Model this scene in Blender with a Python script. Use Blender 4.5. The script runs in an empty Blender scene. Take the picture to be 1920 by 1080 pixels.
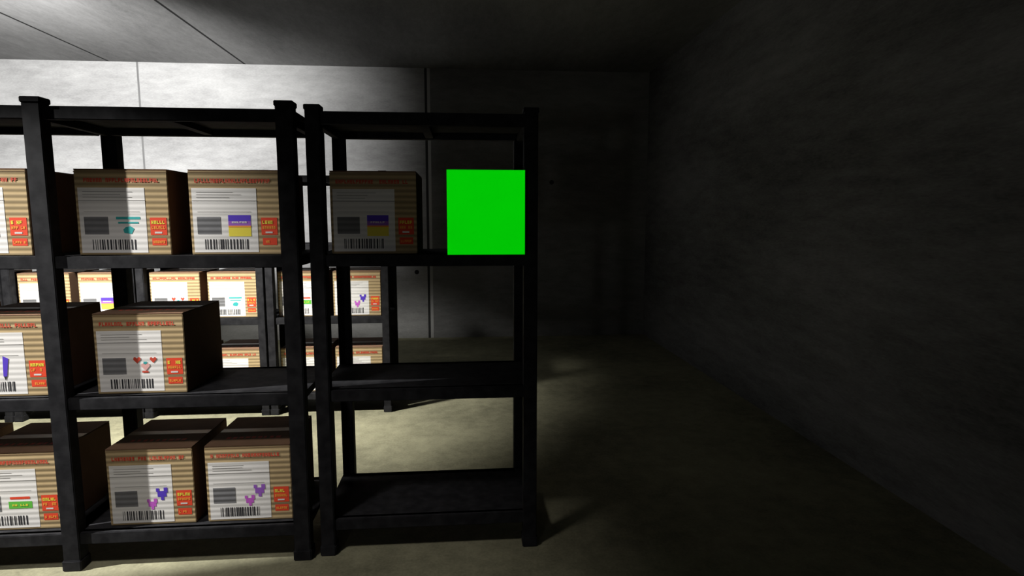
import bpy, bmesh, math, random
from mathutils import Vector, Matrix
random.seed(4)
sc = bpy.context.scene
try:
    sc.view_settings.view_transform = 'Standard'
    sc.view_settings.look = 'None'
except Exception as e:
    print(e)

# ------------------------------------------------------------------ materials
def newmat(name):
    m = bpy.data.materials.new(name); m.use_nodes = True
    nt = m.node_tree; b = nt.nodes['Principled BSDF']
    return m, nt, b

def math_node(nt, op, a, b=None):
    n = nt.nodes.new('ShaderNodeMath'); n.operation = op
    for i, v in enumerate((a, b)):
        if v is None: continue
        if isinstance(v, (int, float)): n.inputs[i].default_value = v
        else: nt.links.new(v, n.inputs[i])
    return n.outputs[0]

def concrete(name, base, joints=(), holes=(), stretch=(1, 1, 1), rough=0.85, bump=0.25, lo=0.62, hi=1.22, painted_falloff=None):
    """joints: (axis, pos, halfwidth, colour)"""
    m, nt, b = newmat(name); N = nt.nodes; L = nt.links
    tc = N.new('ShaderNodeTexCoord'); mp = N.new('ShaderNodeMapping')
    mp.inputs['Scale'].default_value = stretch
    L.new(tc.outputs['Object'], mp.inputs['Vector'])
    n1 = N.new('ShaderNodeTexNoise'); n1.inputs['Scale'].default_value = 0.9; n1.inputs['Detail'].default_value = 6
    n2 = N.new('ShaderNodeTexNoise'); n2.inputs['Scale'].default_value = 9; n2.inputs['Detail'].default_value = 8; n2.inputs['Roughness'].default_value = 0.7
    n3 = N.new('ShaderNodeTexNoise'); n3.inputs['Scale'].default_value = 70; n3.inputs['Detail'].default_value = 3
    for n in (n1, n2, n3): L.new(mp.outputs[0], n.inputs['Vector'])
    s = math_node(nt, 'ADD', math_node(nt, 'MULTIPLY', n1.outputs[0], 0.5), math_node(nt, 'MULTIPLY', n2.outputs[0], 0.35))
    s = math_node(nt, 'ADD', s, math_node(nt, 'MULTIPLY', n3.outputs[0], 0.15))
    r = N.new('ShaderNodeValToRGB')
    r.color_ramp.elements[0].position = 0.36; r.color_ramp.elements[1].position = 0.63
    r.color_ramp.elements[0].color = (*[c * lo for c in base], 1)
    r.color_ramp.elements[1].color = (*[min(1, c * hi) for c in base], 1)
    L.new(s, r.inputs[0])
    col = r.outputs[0]
    sep = N.new('ShaderNodeSeparateXYZ'); L.new(tc.outputs['Object'], sep.inputs[0])
    if painted_falloff:  # light falloff painted into the colour: darker beyond this x
        f = math_node(nt, 'GREATER_THAN', sep.outputs[0], painted_falloff[0])
        f = math_node(nt, 'SUBTRACT', 1.0, math_node(nt, 'MULTIPLY', f, 1 - painted_falloff[1]))
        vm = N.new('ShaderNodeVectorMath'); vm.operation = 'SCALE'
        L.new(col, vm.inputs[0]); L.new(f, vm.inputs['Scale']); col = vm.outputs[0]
    for ax, pos, hw, c in joints:
        d = math_node(nt, 'ABSOLUTE', math_node(nt, 'SUBTRACT', sep.outputs[ax], pos))
        f = math_node(nt, 'LESS_THAN', d, hw)
        mx = N.new('ShaderNodeMix'); mx.data_type = 'RGBA'
        L.new(f, mx.inputs[0]); L.new(col, mx.inputs[6]); mx.inputs[7].default_value = (*c, 1)
        col = mx.outputs[2]
    for p, rad in holes:
        vd = N.new('ShaderNodeVectorMath'); vd.operation = 'DISTANCE'
        L.new(tc.outputs['Object'], vd.inputs[0]); vd.inputs[1].default_value = p
        f = math_node(nt, 'LESS_THAN', vd.outputs['Value'], rad)
        mx = N.new('ShaderNodeMix'); mx.data_type = 'RGBA'
        L.new(f, mx.inputs[0]); L.new(col, mx.inputs[6]); mx.inputs[7].default_value = (0.03, 0.03, 0.03, 1)
        col = mx.outputs[2]
    L.new(col, b.inputs['Base Color'])
    b.inputs['Roughness'].default_value = rough
    b.inputs['Specular IOR Level'].default_value = 0.2
    bp = N.new('ShaderNodeBump'); bp.inputs['Strength'].default_value = bump; bp.inputs['Distance'].default_value = 0.02
    L.new(s, bp.inputs['Height']); L.new(bp.outputs[0], b.inputs['Normal'])
    return m

def flat(name, c, rough=0.7, corr=0.0, noise=0.0, cb=0.3):
    m, nt, b = newmat(name); N = nt.nodes; L = nt.links
    b.inputs['Roughness'].default_value = rough
    b.inputs['Specular IOR Level'].default_value = 0.2
    tc = N.new('ShaderNodeTexCoord')
    nz = N.new('ShaderNodeTexNoise'); nz.inputs['Scale'].default_value = 14; nz.inputs['Detail'].default_value = 5
    L.new(tc.outputs['Object'], nz.inputs['Vector'])
    fac = math_node(nt, 'ADD', 1 - noise / 2, math_node(nt, 'MULTIPLY', nz.outputs[0], noise))
    if corr > 0:
        sp = N.new('ShaderNodeSeparateXYZ'); L.new(tc.outputs['Object'], sp.inputs[0])
        w = math_node(nt, 'SINE', math_node(nt, 'MULTIPLY', sp.outputs[2], 2 * math.pi / 0.0255))
        w = math_node(nt, 'ADD', 0.5, math_node(nt, 'MULTIPLY', w, 0.5))
        fac = math_node(nt, 'MULTIPLY', fac, math_node(nt, 'SUBTRACT', 1.0, math_node(nt, 'MULTIPLY', w, corr)))
        bp = N.new('ShaderNodeBump'); bp.inputs['Strength'].default_value = cb; bp.inputs['Distance'].default_value = 0.004
        L.new(w, bp.inputs['Height']); L.new(bp.outputs[0], b.inputs['Normal'])
    vm = N.new('ShaderNodeVectorMath'); vm.operation = 'SCALE'
    vm.inputs[0].default_value = c; L.new(fac, vm.inputs['Scale'])
    L.new(vm.outputs[0], b.inputs['Base Color'])
    return m

M = {}
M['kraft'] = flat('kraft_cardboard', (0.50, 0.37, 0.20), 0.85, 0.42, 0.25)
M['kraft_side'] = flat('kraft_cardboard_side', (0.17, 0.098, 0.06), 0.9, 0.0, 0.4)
M['white'] = flat('label_paper', (0.82, 0.80, 0.78), 0.7, 0.12, 0.05, 0.14)
M['grey'] = flat('label_line_grey', (0.33, 0.32, 0.31))
M['black'] = flat('print_black', (0.025, 0.025, 0.03))
M['qr'] = flat('code_patch', (0.20, 0.20, 0.21), 0.8, 0.3, 0.5)
M['red'] = flat('print_red', (0.58, 0.07, 0.04))
M['stick'] = flat('sticker_red', (0.75, 0.07, 0.03))
M['yellow'] = flat('print_yellow', (0.85, 0.72, 0.08))
M['orange'] = flat('print_orange', (0.9, 0.35, 0.06))
M['blue'] = flat('print_blue', (0.10, 0.05, 0.55))
M['violet'] = flat('print_violet', (0.32, 0.12, 0.55))
M['magenta'] = flat('print_magenta', (0.55, 0.12, 0.60))
M['pink'] = flat('print_pink', (0.75, 0.42, 0.40))
M['teal'] = flat('print_teal', (0.04, 0.38, 0.38))
M['green'] = flat('print_green', (0.12, 0.50, 0.06))
M['tape'] = flat('packing_tape', (0.28, 0.18, 0.10), 0.4)
KEYS = list(M.keys())

# dark painted steel
mt, nt, b = newmat('dark_painted_steel')
tc = nt.nodes.new('ShaderNodeTexCoord')
nz = nt.nodes.new('ShaderNodeTexNoise'); nz.inputs['Scale'].default_value = 18; nz.inputs['Detail'].default_value = 6
nt.links.new(tc.outputs['Object'], nz.inputs['Vector'])
rr = nt.nodes.new('ShaderNodeValToRGB')
rr.color_ramp.elements[0].color = (0.012, 0.012, 0.014, 1); rr.color_ramp.elements[1].color = (0.027, 0.027, 0.030, 1)
rr.color_ramp.elements[0].position = 0.35; rr.color_ramp.elements[1].position = 0.7
nt.links.new(nz.outputs[0], rr.inputs[0]); nt.links.new(rr.outputs[0], b.inputs['Base Color'])
b.inputs['Roughness'].default_value = 0.8; b.inputs['Specular IOR Level'].default_value = 0.1
STEEL = mt

# ------------------------------------------------------------------ helpers
def add_box(bm, x0, x1, y0, y1, z0, z1, mat=0, bev=0.0):
    r = bmesh.ops.create_cube(bm, size=1.0)
    vs = r['verts']
    for v in vs:
        v.co = Vector(((x0 + x1) / 2 + v.co.x * (x1 - x0), (y0 + y1) / 2 + v.co.y * (y1 - y0), (z0 + z1) / 2 + v.co.z * (z1 - z0)))
    fs = set(f for v in vs for f in v.link_faces)
    for f in fs: f.material_index = mat
    if bev > 0:
        es = list(set(e for v in vs for e in v.link_edges))
        bmesh.ops.bevel(bm, geom=es, offset=bev, segments=2, affect='EDGES')
    return fs

def finish(bm, name, mats, loc=(0, 0, 0)):
    me = bpy.data.meshes.new(name); bm.normal_update(); bm.to_mesh(me); bm.free()
    for m in mats: me.materials.append(m)
    o = bpy.data.objects.new(name, me); sc.collection.objects.link(o); o.location = loc
    return o

# ------------------------------------------------------------------ room
XL, XR, YB, YF, H = -8.0, 2.51, 7.94, -4.2, 3.55
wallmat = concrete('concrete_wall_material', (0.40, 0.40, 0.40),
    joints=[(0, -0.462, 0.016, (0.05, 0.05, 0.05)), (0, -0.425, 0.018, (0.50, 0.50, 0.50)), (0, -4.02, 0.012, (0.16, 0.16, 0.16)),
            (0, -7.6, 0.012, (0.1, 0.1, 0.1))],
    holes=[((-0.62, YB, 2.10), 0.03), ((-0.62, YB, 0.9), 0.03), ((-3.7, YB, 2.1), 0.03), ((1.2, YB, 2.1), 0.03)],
    stretch=(0.5, 0.5, 1.6), painted_falloff=(-0.44, 0.6))  # wall right of the seam painted darker to imitate fading light
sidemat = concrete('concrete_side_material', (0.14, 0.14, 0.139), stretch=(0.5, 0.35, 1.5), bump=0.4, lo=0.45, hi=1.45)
darkmat = concrete('concrete_dark_material', (0.07, 0.07, 0.07))
ceilmat = concrete('concrete_ceiling_material', (0.20, 0.20, 0.20),
    joints=[(0, x, 0.014, (0.012, 0.012, 0.012)) for x in (-2.72, -4.35, -5.98)], stretch=(1.5, 0.5, 1))
floormat = concrete('concrete_floor_material', (0.245, 0.235, 0.155), stretch=(1, 1, 1), rough=0.8, bump=0.3, lo=0.5, hi=1.4)

def slab(name, a, mat):
    bm = bmesh.new(); add_box(bm, *a); return finish(bm, name, [mat])
T = 0.15
slab('floor', (XL - T, XR + T, YF - T, YB + T, -T, 0), floormat)
slab('ceiling', (XL - T, XR + T, YF - T, YB + T, H, H + T), ceilmat)
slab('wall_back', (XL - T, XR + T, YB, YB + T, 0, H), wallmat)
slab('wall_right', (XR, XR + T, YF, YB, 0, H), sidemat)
slab('wall_left', (XL - T, XL, YF, YB, 0, H), darkmat)
slab('wall_front', (XL - T, XR + T, YF - T, YF, 0, H), darkmat)

# ------------------------------------------------------------------ shelving
LV = [0.174, 0.808, 1.442, 2.077]
def shelving(xs, y0, y1, levels, top, pw=0.06):
    """xs = post centres; y0,y1 = outer faces"""
    bm = bmesh.new()
    h = pw / 2; pd = 0.065
    for x in xs:
        for ya in (y0, y1 - pd):
            add_box(bm, x - h, x + h, ya, ya + pd, 0.0, top, 0, 0.004)
            add_box(bm, x - h - 0.004, x + h + 0.004, ya - 0.006, ya + pd + 0.006, 0.0, 0.05, 0, 0.004)
            add_box(bm, x - h - 0.0035, x + h + 0.0035, ya - 0.004, ya + pd + 0.004, top - 0.02, top + 0.004, 0, 0.003)
    for z in levels:
        for xl, xr in zip(xs[:-1], xs[1:]):
            add_box(bm, xl - h + 0.004, xr + h - 0.004, y0 + 0.03, y1 - 0.07, z - 0.022, z, 0)
            add_box(bm, xl + h - 0.005, xr - h + 0.005, y0 + 0.012, y0 + 0.05, z - 0.055, z, 0, 0.003)
            add_box(bm, xl + h - 0.005, xr - h + 0.005, y1 - 0.11, y1 - 0.07, z - 0.055, z, 0, 0.003)
            xm = (xl + xr) / 2
            add_box(bm, xm - 0.02, xm + 0.02, y0 + 0.045, y1 - 0.10, z - 0.05, z - 0.018, 0)
        for x in xs:
            add_box(bm, x - 0.018, x + 0.018, y0 + pd - 0.005, y1 - pd + 0.005, z - 0.055, z - 0.002, 0, 0.003)
    return finish(bm, 'metal_shelving_unit', [STEEL])

YL, YR = 2.681, 2.71
shelving((-0.656, 0.315), YR, YR + 0.60, LV, 2.100, 0.064)
shelving((-3.84, -2.82, -1.797, -0.768), YL, YL + 0.60, LV, 2.108, 0.074)
RY = 4.83
LVR = [0.174, 0.808, 1.40, 1.95]
shelving((-1.555, -0.638), RY, RY + 0.60, LVR, 1.985)
shelving((-2.545, -1.628), RY, RY + 0.60, LVR, 1.985)
shelving((-3.535, -2.618), RY, RY + 0.60, LVR, 1.985)
shelving((-4.525, -3.608), RY, RY + 0.60, LVR, 1.985)

# ------------------------------------------------------------------ cartons
def carton(x0, yfront, z, w=0.39, h=0.378, d=0.41, pic='grad', rot=0.0, rng=None):
    rng = rng or random.Random(7)
    bm = bmesh.new()
    mi = {k: i for i, k in enumerate(KEYS)}
    body_h = h - 0.004
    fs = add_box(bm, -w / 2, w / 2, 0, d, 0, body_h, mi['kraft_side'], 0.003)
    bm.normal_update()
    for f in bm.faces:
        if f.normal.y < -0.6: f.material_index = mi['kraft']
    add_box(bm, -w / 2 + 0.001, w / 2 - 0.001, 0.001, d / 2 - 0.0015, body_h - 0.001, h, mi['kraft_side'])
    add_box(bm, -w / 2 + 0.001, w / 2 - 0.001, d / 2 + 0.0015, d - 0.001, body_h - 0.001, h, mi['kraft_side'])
    add_box(bm, -w / 2 + 0.002, w / 2 - 0.002, d / 2 - 0.024, d / 2 + 0.024, h - 0.0005, h + 0.0006, mi['tape'])
    for i in range(9):
        xx = -0.13 + i * 0.029
        add_box(bm, xx, xx + rng.uniform(0.012, 0.022), d * 0.22, d * 0.28, h - 0.0005, h + 0.0005, mi['red'])
    def q(u0, u1, v0, v1, mat, layer=1):
        X0 = -w / 2 + u0 * w; X1 = -w / 2 + u1 * w
        y = -0.0006 * layer
        vs = [bm.verts.new((X0, y, v0 * h)), bm.verts.new((X1, y, v0 * h)), bm.verts.new((X1, y, v1 * h)), bm.verts.new((X0, y, v1 * h))]
        f = bm.faces.new(vs); f.material_index = mi[mat]
    def poly(pts, mat, layer=3):
        y = -0.0006 * layer
        vs = [bm.verts.new((-w / 2 + u * w, y, v * h)) for u, v in pts]
        f = bm.faces.new(vs); f.material_index = mi[mat]
    def glyphs(u0, u1, v0, v1, mat, n, layer=2):
        cw = (u1 - u0) / n; st = 0.30 * cw; sh = (v1 - v0) * 0.26
        for i in range(n):
            if rng.random() < 0.12: continue
            a = u0 + i * cw; bb = a + cw * 0.78
            k = rng.randrange(5)
            q(a, a + st, v0, v1, mat, layer)
            if k in (0, 1): q(bb - st, bb, v0, v1, mat, layer)
            if k in (0, 2, 3): q(a, bb, v1 - sh, v1, mat, layer + 0.2)
            if k in (2, 4): q(a, bb, v0, v0 + sh, mat, layer + 0.2)
            if k in (1, 2, 3): q(a, bb, (v0 + v1 - sh) / 2, (v0 + v1 + sh) / 2, mat, layer + 0.2)
    glyphs(0.07, 0.91, 0.848, 0.895, 'red', 25)
    q(0.0, 1.0, 0.965, 0.972, 'tape')
    q(0.03, 0.745, 0.03, 0.785, 'white', 1)
    q(0.03, 0.745, 0.635, 0.642, 'grey', 2)
    for vv in (0.735, 0.705, 0.672): q(0.08, rng.uniform(0.35, 0.62), vv, vv + 0.006, 'grey', 2)
    q(0.08, 0.68, 0.505, 0.509, 'grey', 2)
    q(0.075, 0.335, 0.245, 0.45, 'qr', 2)
    u = 0.15
    while u < 0.62:
        bw = rng.choice([0.006, 0.010, 0.016]); q(u, u + bw, 0.065, 0.185, 'black', 2); u += bw + rng.choice([0.008, 0.014, 0.020])
    q(0.785, 0.965, 0.235, 0.44, 'stick', 1)
    glyphs(0.80, 0.95, 0.365, 0.405, 'yellow', 5, 2)
    glyphs(0.80, 0.95, 0.305, 0.34, 'orange', 6, 2)
    q(0.83, 0.91, 0.255, 0.275, 'white', 2)
    q(0.795, 0.955, 0.115, 0.20, 'stick', 1)
    glyphs(0.81, 0.94, 0.14, 0.17, 'orange', 6, 2)
    if pic == 'grad':
        cols = ['blue', 'blue', 'violet', 'violet', 'yellow', 'yellow', 'yellow']
        for i, c in enumerate(cols):
            t1 = 0.47 - i * 0.036; q(0.42, 0.67, t1 - 0.036, t1, c, 2)
        glyphs(0.46, 0.63, 0.375, 0.395, 'white', 6, 3)
        q(0.42, 0.67, 0.325, 0.345, 'orange', 2.5)
    elif pic == 'teal':
        q(0.42, 0.68, 0.42, 0.45, 'teal', 2); q(0.44, 0.66, 0.37, 0.39, 'teal', 2)
        poly([(0.50, 0.26), (0.58, 0.25), (0.61, 0.31), (0.57, 0.34), (0.52, 0.33), (0.49, 0.30)], 'teal', 2)
    elif pic == 'heart':
        def heart(cx, cy, s, mat):
            poly([(cx, cy - s), (cx + s, cy + 0.2 * s), (cx + 0.85 * s, cy + 0.8 * s), (cx + 0.4 * s, cy + 0.9 * s), (cx, cy + 0.5 * s),
                  (cx - 0.4 * s, cy + 0.9 * s), (cx - 0.85 * s, cy + 0.8 * s), (cx - s, cy + 0.2 * s)], mat)
        heart(0.46, 0.42, 0.042, 'red'); heart(0.64, 0.42, 0.038, 'red'); heart(0.55, 0.335, 0.05, 'pink'); q(0.51, 0.58, 0.262, 0.285, 'red', 3)
        q(0.53, 0.57, 0.37, 0.40, 'teal', 3)
    elif pic in ('puzzle', 'magpuz'):
        for cx, cy, s, c in ((0.62, 0.40, 0.075, 'blue' if pic == 'puzzle' else 'violet'), (0.50, 0.27, 0.065, 'magenta')):
            q(cx - s * .7, cx + s * .7, cy - s * .5, cy + s * .5, c, 2)
            q(cx - s * .9, cx - s * .4, cy + s * .4, cy + s, c, 2.3)
            q(cx + s * .3, cx + s * .9, cy + s * .2, cy + s * 1.1, c, 2.3)
            q(cx - s * .2, cx + s * .3, cy - s * 1.1, cy - s * .3, c, 2.3)
    elif pic == 'greenbar':
        q(0.44, 0.66, 0.40, 0.43, 'stick', 2); q(0.42, 0.68, 0.28, 0.37, 'green', 2); glyphs(0.46, 0.64, 0.31, 0.335, 'yellow', 6, 3)
    elif pic == 'pen':
        poly([(0.50, 0.25), (0.54, 0.25), (0.57, 0.47), (0.51, 0.50)], 'blue'); poly([(0.505, 0.25), (0.535, 0.25), (0.52, 0.20)], 'black')
    o = finish(bm, 'cardboard_box', [M[k] for k in KEYS], (x0 + w / 2, yfront, z + 0.001))
    o.rotation_euler.z = rot
    return o

YBX = 2.748
carton(-1.690, YBX, LV[2], pic='teal', rng=random.Random(1))
carton(-1.212, YBX, LV[2], pic='grad', rng=random.Random(2))
carton(-1.662, YBX, LV[1], h=0.372, pic='heart', rng=random.Random(3))
carton(-1.655, YBX, LV[0], pic='puzzle', w=0.385, h=0.372, rng=random.Random(4))
carton(-1.215, YBX, LV[0], pic='magpuz', h=0.372, rng=random.Random(5))
carton(-0.602, YR + 0.055, LV[2], pic='grad', rng=random.Random(6))
carton(-2.275, YBX, LV[2], pic='grad', rng=random.Random(7))
carton(-2.252, YBX, LV[1], pic='pen', h=0.372, rng=random.Random(8))
carton(-2.255, YBX, LV[0], pic='greenbar', h=0.372, rng=random.Random(9))
carton(-2.73, YBX, LV[2], pic='teal', rng=random.Random(10))
carton(-2.73, YBX, LV[1], pic='heart', rng=random.Random(11))
carton(-2.73, YBX, LV[0], pic='grad', rng=random.Random(12))
pics = ['grad', 'heart', 'teal', 'greenbar', 'puzzle', 'pen']
k = 0
for (xa, xb) in ((-1.505, -1.065), (-2.50, -2.055), (-3.49, -3.04), (-4.48, -4.03)):
    for li in (0, 1):
        for x in (xa, xb):
            k += 1
            carton(x, RY + 0.06, LVR[li], w=0.385, h=0.372, d=0.40, pic=pics[k % 6], rng=random.Random(20 + k))

# green box: only the front panel glows
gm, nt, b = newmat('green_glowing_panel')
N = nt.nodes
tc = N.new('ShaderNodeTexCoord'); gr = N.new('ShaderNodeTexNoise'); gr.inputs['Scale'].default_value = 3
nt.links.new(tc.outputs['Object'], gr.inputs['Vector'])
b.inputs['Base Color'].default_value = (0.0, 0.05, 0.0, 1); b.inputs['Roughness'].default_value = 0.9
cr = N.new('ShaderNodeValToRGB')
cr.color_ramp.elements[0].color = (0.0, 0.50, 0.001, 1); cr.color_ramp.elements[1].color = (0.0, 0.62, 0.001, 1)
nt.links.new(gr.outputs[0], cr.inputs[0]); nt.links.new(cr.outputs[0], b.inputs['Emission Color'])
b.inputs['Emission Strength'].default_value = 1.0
gb = flat('green_box_side', (0.004, 0.03, 0.004), 0.9, 0, 0.2)
bm = bmesh.new()
gw, gh, gd = 0.350, 0.378, 0.36
add_box(bm, -gw / 2, gw / 2, 0, gd, 0, gh - 0.003, 1, 0.001)
add_box(bm, -gw / 2 + .001, gw / 2 - .001, 0.001, gd / 2 - .0015, gh - 0.004, gh, 1)
add_box(bm, -gw / 2 + .001, gw / 2 - .001, gd / 2 + .0015, gd - .001, gh - 0.004, gh, 1)
vs = [bm.verts.new(p) for p in ((-gw / 2, -0.001, 0), (gw / 2, -0.001, 0), (gw / 2, -0.001, gh), (-gw / 2, -0.001, gh))]
f = bm.faces.new(vs); f.material_index = 0
finish(bm, 'green_box', [gm, gb], (0.106, 2.660, LV[2] + 0.001))

# ------------------------------------------------------------------ added plates that cut the aisle lamp's beam, with invented housing (unseen, left)
bm = bmesh.new()
def plate(pts, x, t=0.004):
    a = [bm.verts.new((x, y, z)) for y, z in pts]; c = [bm.verts.new((x + t, y, z)) for y, z in pts]
    bm.faces.new(a); bm.faces.new(list(reversed(c)))
    for i in range(len(pts)):
        j = (i + 1) % len(pts); bm.faces.new((a[j], a[i], c[i], c[j]))
LX, LY, LZ = -4.6, 2.04, 3.3
ed = 0.5 * 0.188
plate([(1.35, 2.1), (LY + ed, 2.1), (LY + ed, 3.52), (1.35, 3.52)], LX + 0.5)
sl = (LZ - 1.86) / (2.75 - LY)
plate([(LY + ed - 0.01, LZ - sl * (ed - 0.01)), (LY + 0.45, LZ - sl * 0.45), (LY + 0.45, 3.52), (LY + ed - 0.01, 3.52)], LX + 0.5)
plate([(LY + 0.44, 2.1), (LY + 0.75, 2.1), (LY + 0.75, 3.52), (LY + 0.44, 3.52)], LX + 0.5)
add_box(bm, LX - 0.22, LX - 0.06, LY - 0.1, LY + 0.1, LZ - 0.1, LZ + 0.1, 0, 0.01)
add_box(bm, LX - 0.2, LX + 0.52, LY - 0.02, LY + 0.02, LZ + 0.17, LZ + 0.2)
add_box(bm, LX - 0.16, LX - 0.12, LY - 0.02, LY + 0.02, LZ + 0.08, LZ + 0.25)
finish(bm, 'added_beam_cutter', [STEEL])

# ------------------------------------------------------------------ lights
def spot(name, loc, target, power, angle, blend, size=0.05, col=(1, 1, 1), sx=1.0):
    l = bpy.data.lights.new(name, 'SPOT'); l.energy = power; l.spot_size = math.radians(angle); l.spot_blend = blend
    l.shadow_soft_size = size; l.color = col
    o = bpy.data.objects.new(name, l); sc.collection.objects.link(o); o.location = loc
    o.rotation_euler = (Vector(target) - Vector(loc)).to_track_quat('-Z', 'Y').to_euler()
    o.scale = (sx, 1, 1)
    return o
spot('aisle_lamp', (LX, LY, LZ), (-1.7, 2.75, 1.0), 2100, 50, 0.2, 0.014, (1, 0.985, 0.94))
spot('front_lamp', (-1.75, 1.05, 3.48), (-1.3, 2.1, 0.0), 180, 61, 0.7, 0.2, (1, 0.95, 0.90))
spot('rear_wall_lamp', (-3.4, 3.9, 2.6), (-4.5, 7.9, 2.35), 1500, 106, 0.95, 0.12, (1, 0.99, 0.97))
spot('rear_aisle_lamp', (-2.9, 3.5, 3.3), (-2.3, 4.7, 0.4), 1450, 78, 0.8, 0.15, (1, 0.98, 0.92))
spot('entry_lamp', (-1.37, -1.8, 1.23), (2.0, 5.5, 1.0), 20, 92, 1.0, 0.08)

w = bpy.data.worlds.new('world'); sc.world = w; w.use_nodes = True
w.node_tree.nodes['Background'].inputs[0].default_value = (0.0, 0.0, 0.0, 1)

# ------------------------------------------------------------------ camera
cd = bpy.data.cameras.new('camera'); cam = bpy.data.objects.new('camera', cd); sc.collection.objects.link(cam)
cam.location = (0, 0, 1.6)
cam.rotation_euler = (math.radians(90 - 6.64), 0, math.radians(-4.78))
cd.sensor_width = 36; cd.lens = 36 * 1100 / 1920; cd.clip_start = 0.02
sc.camera = cam
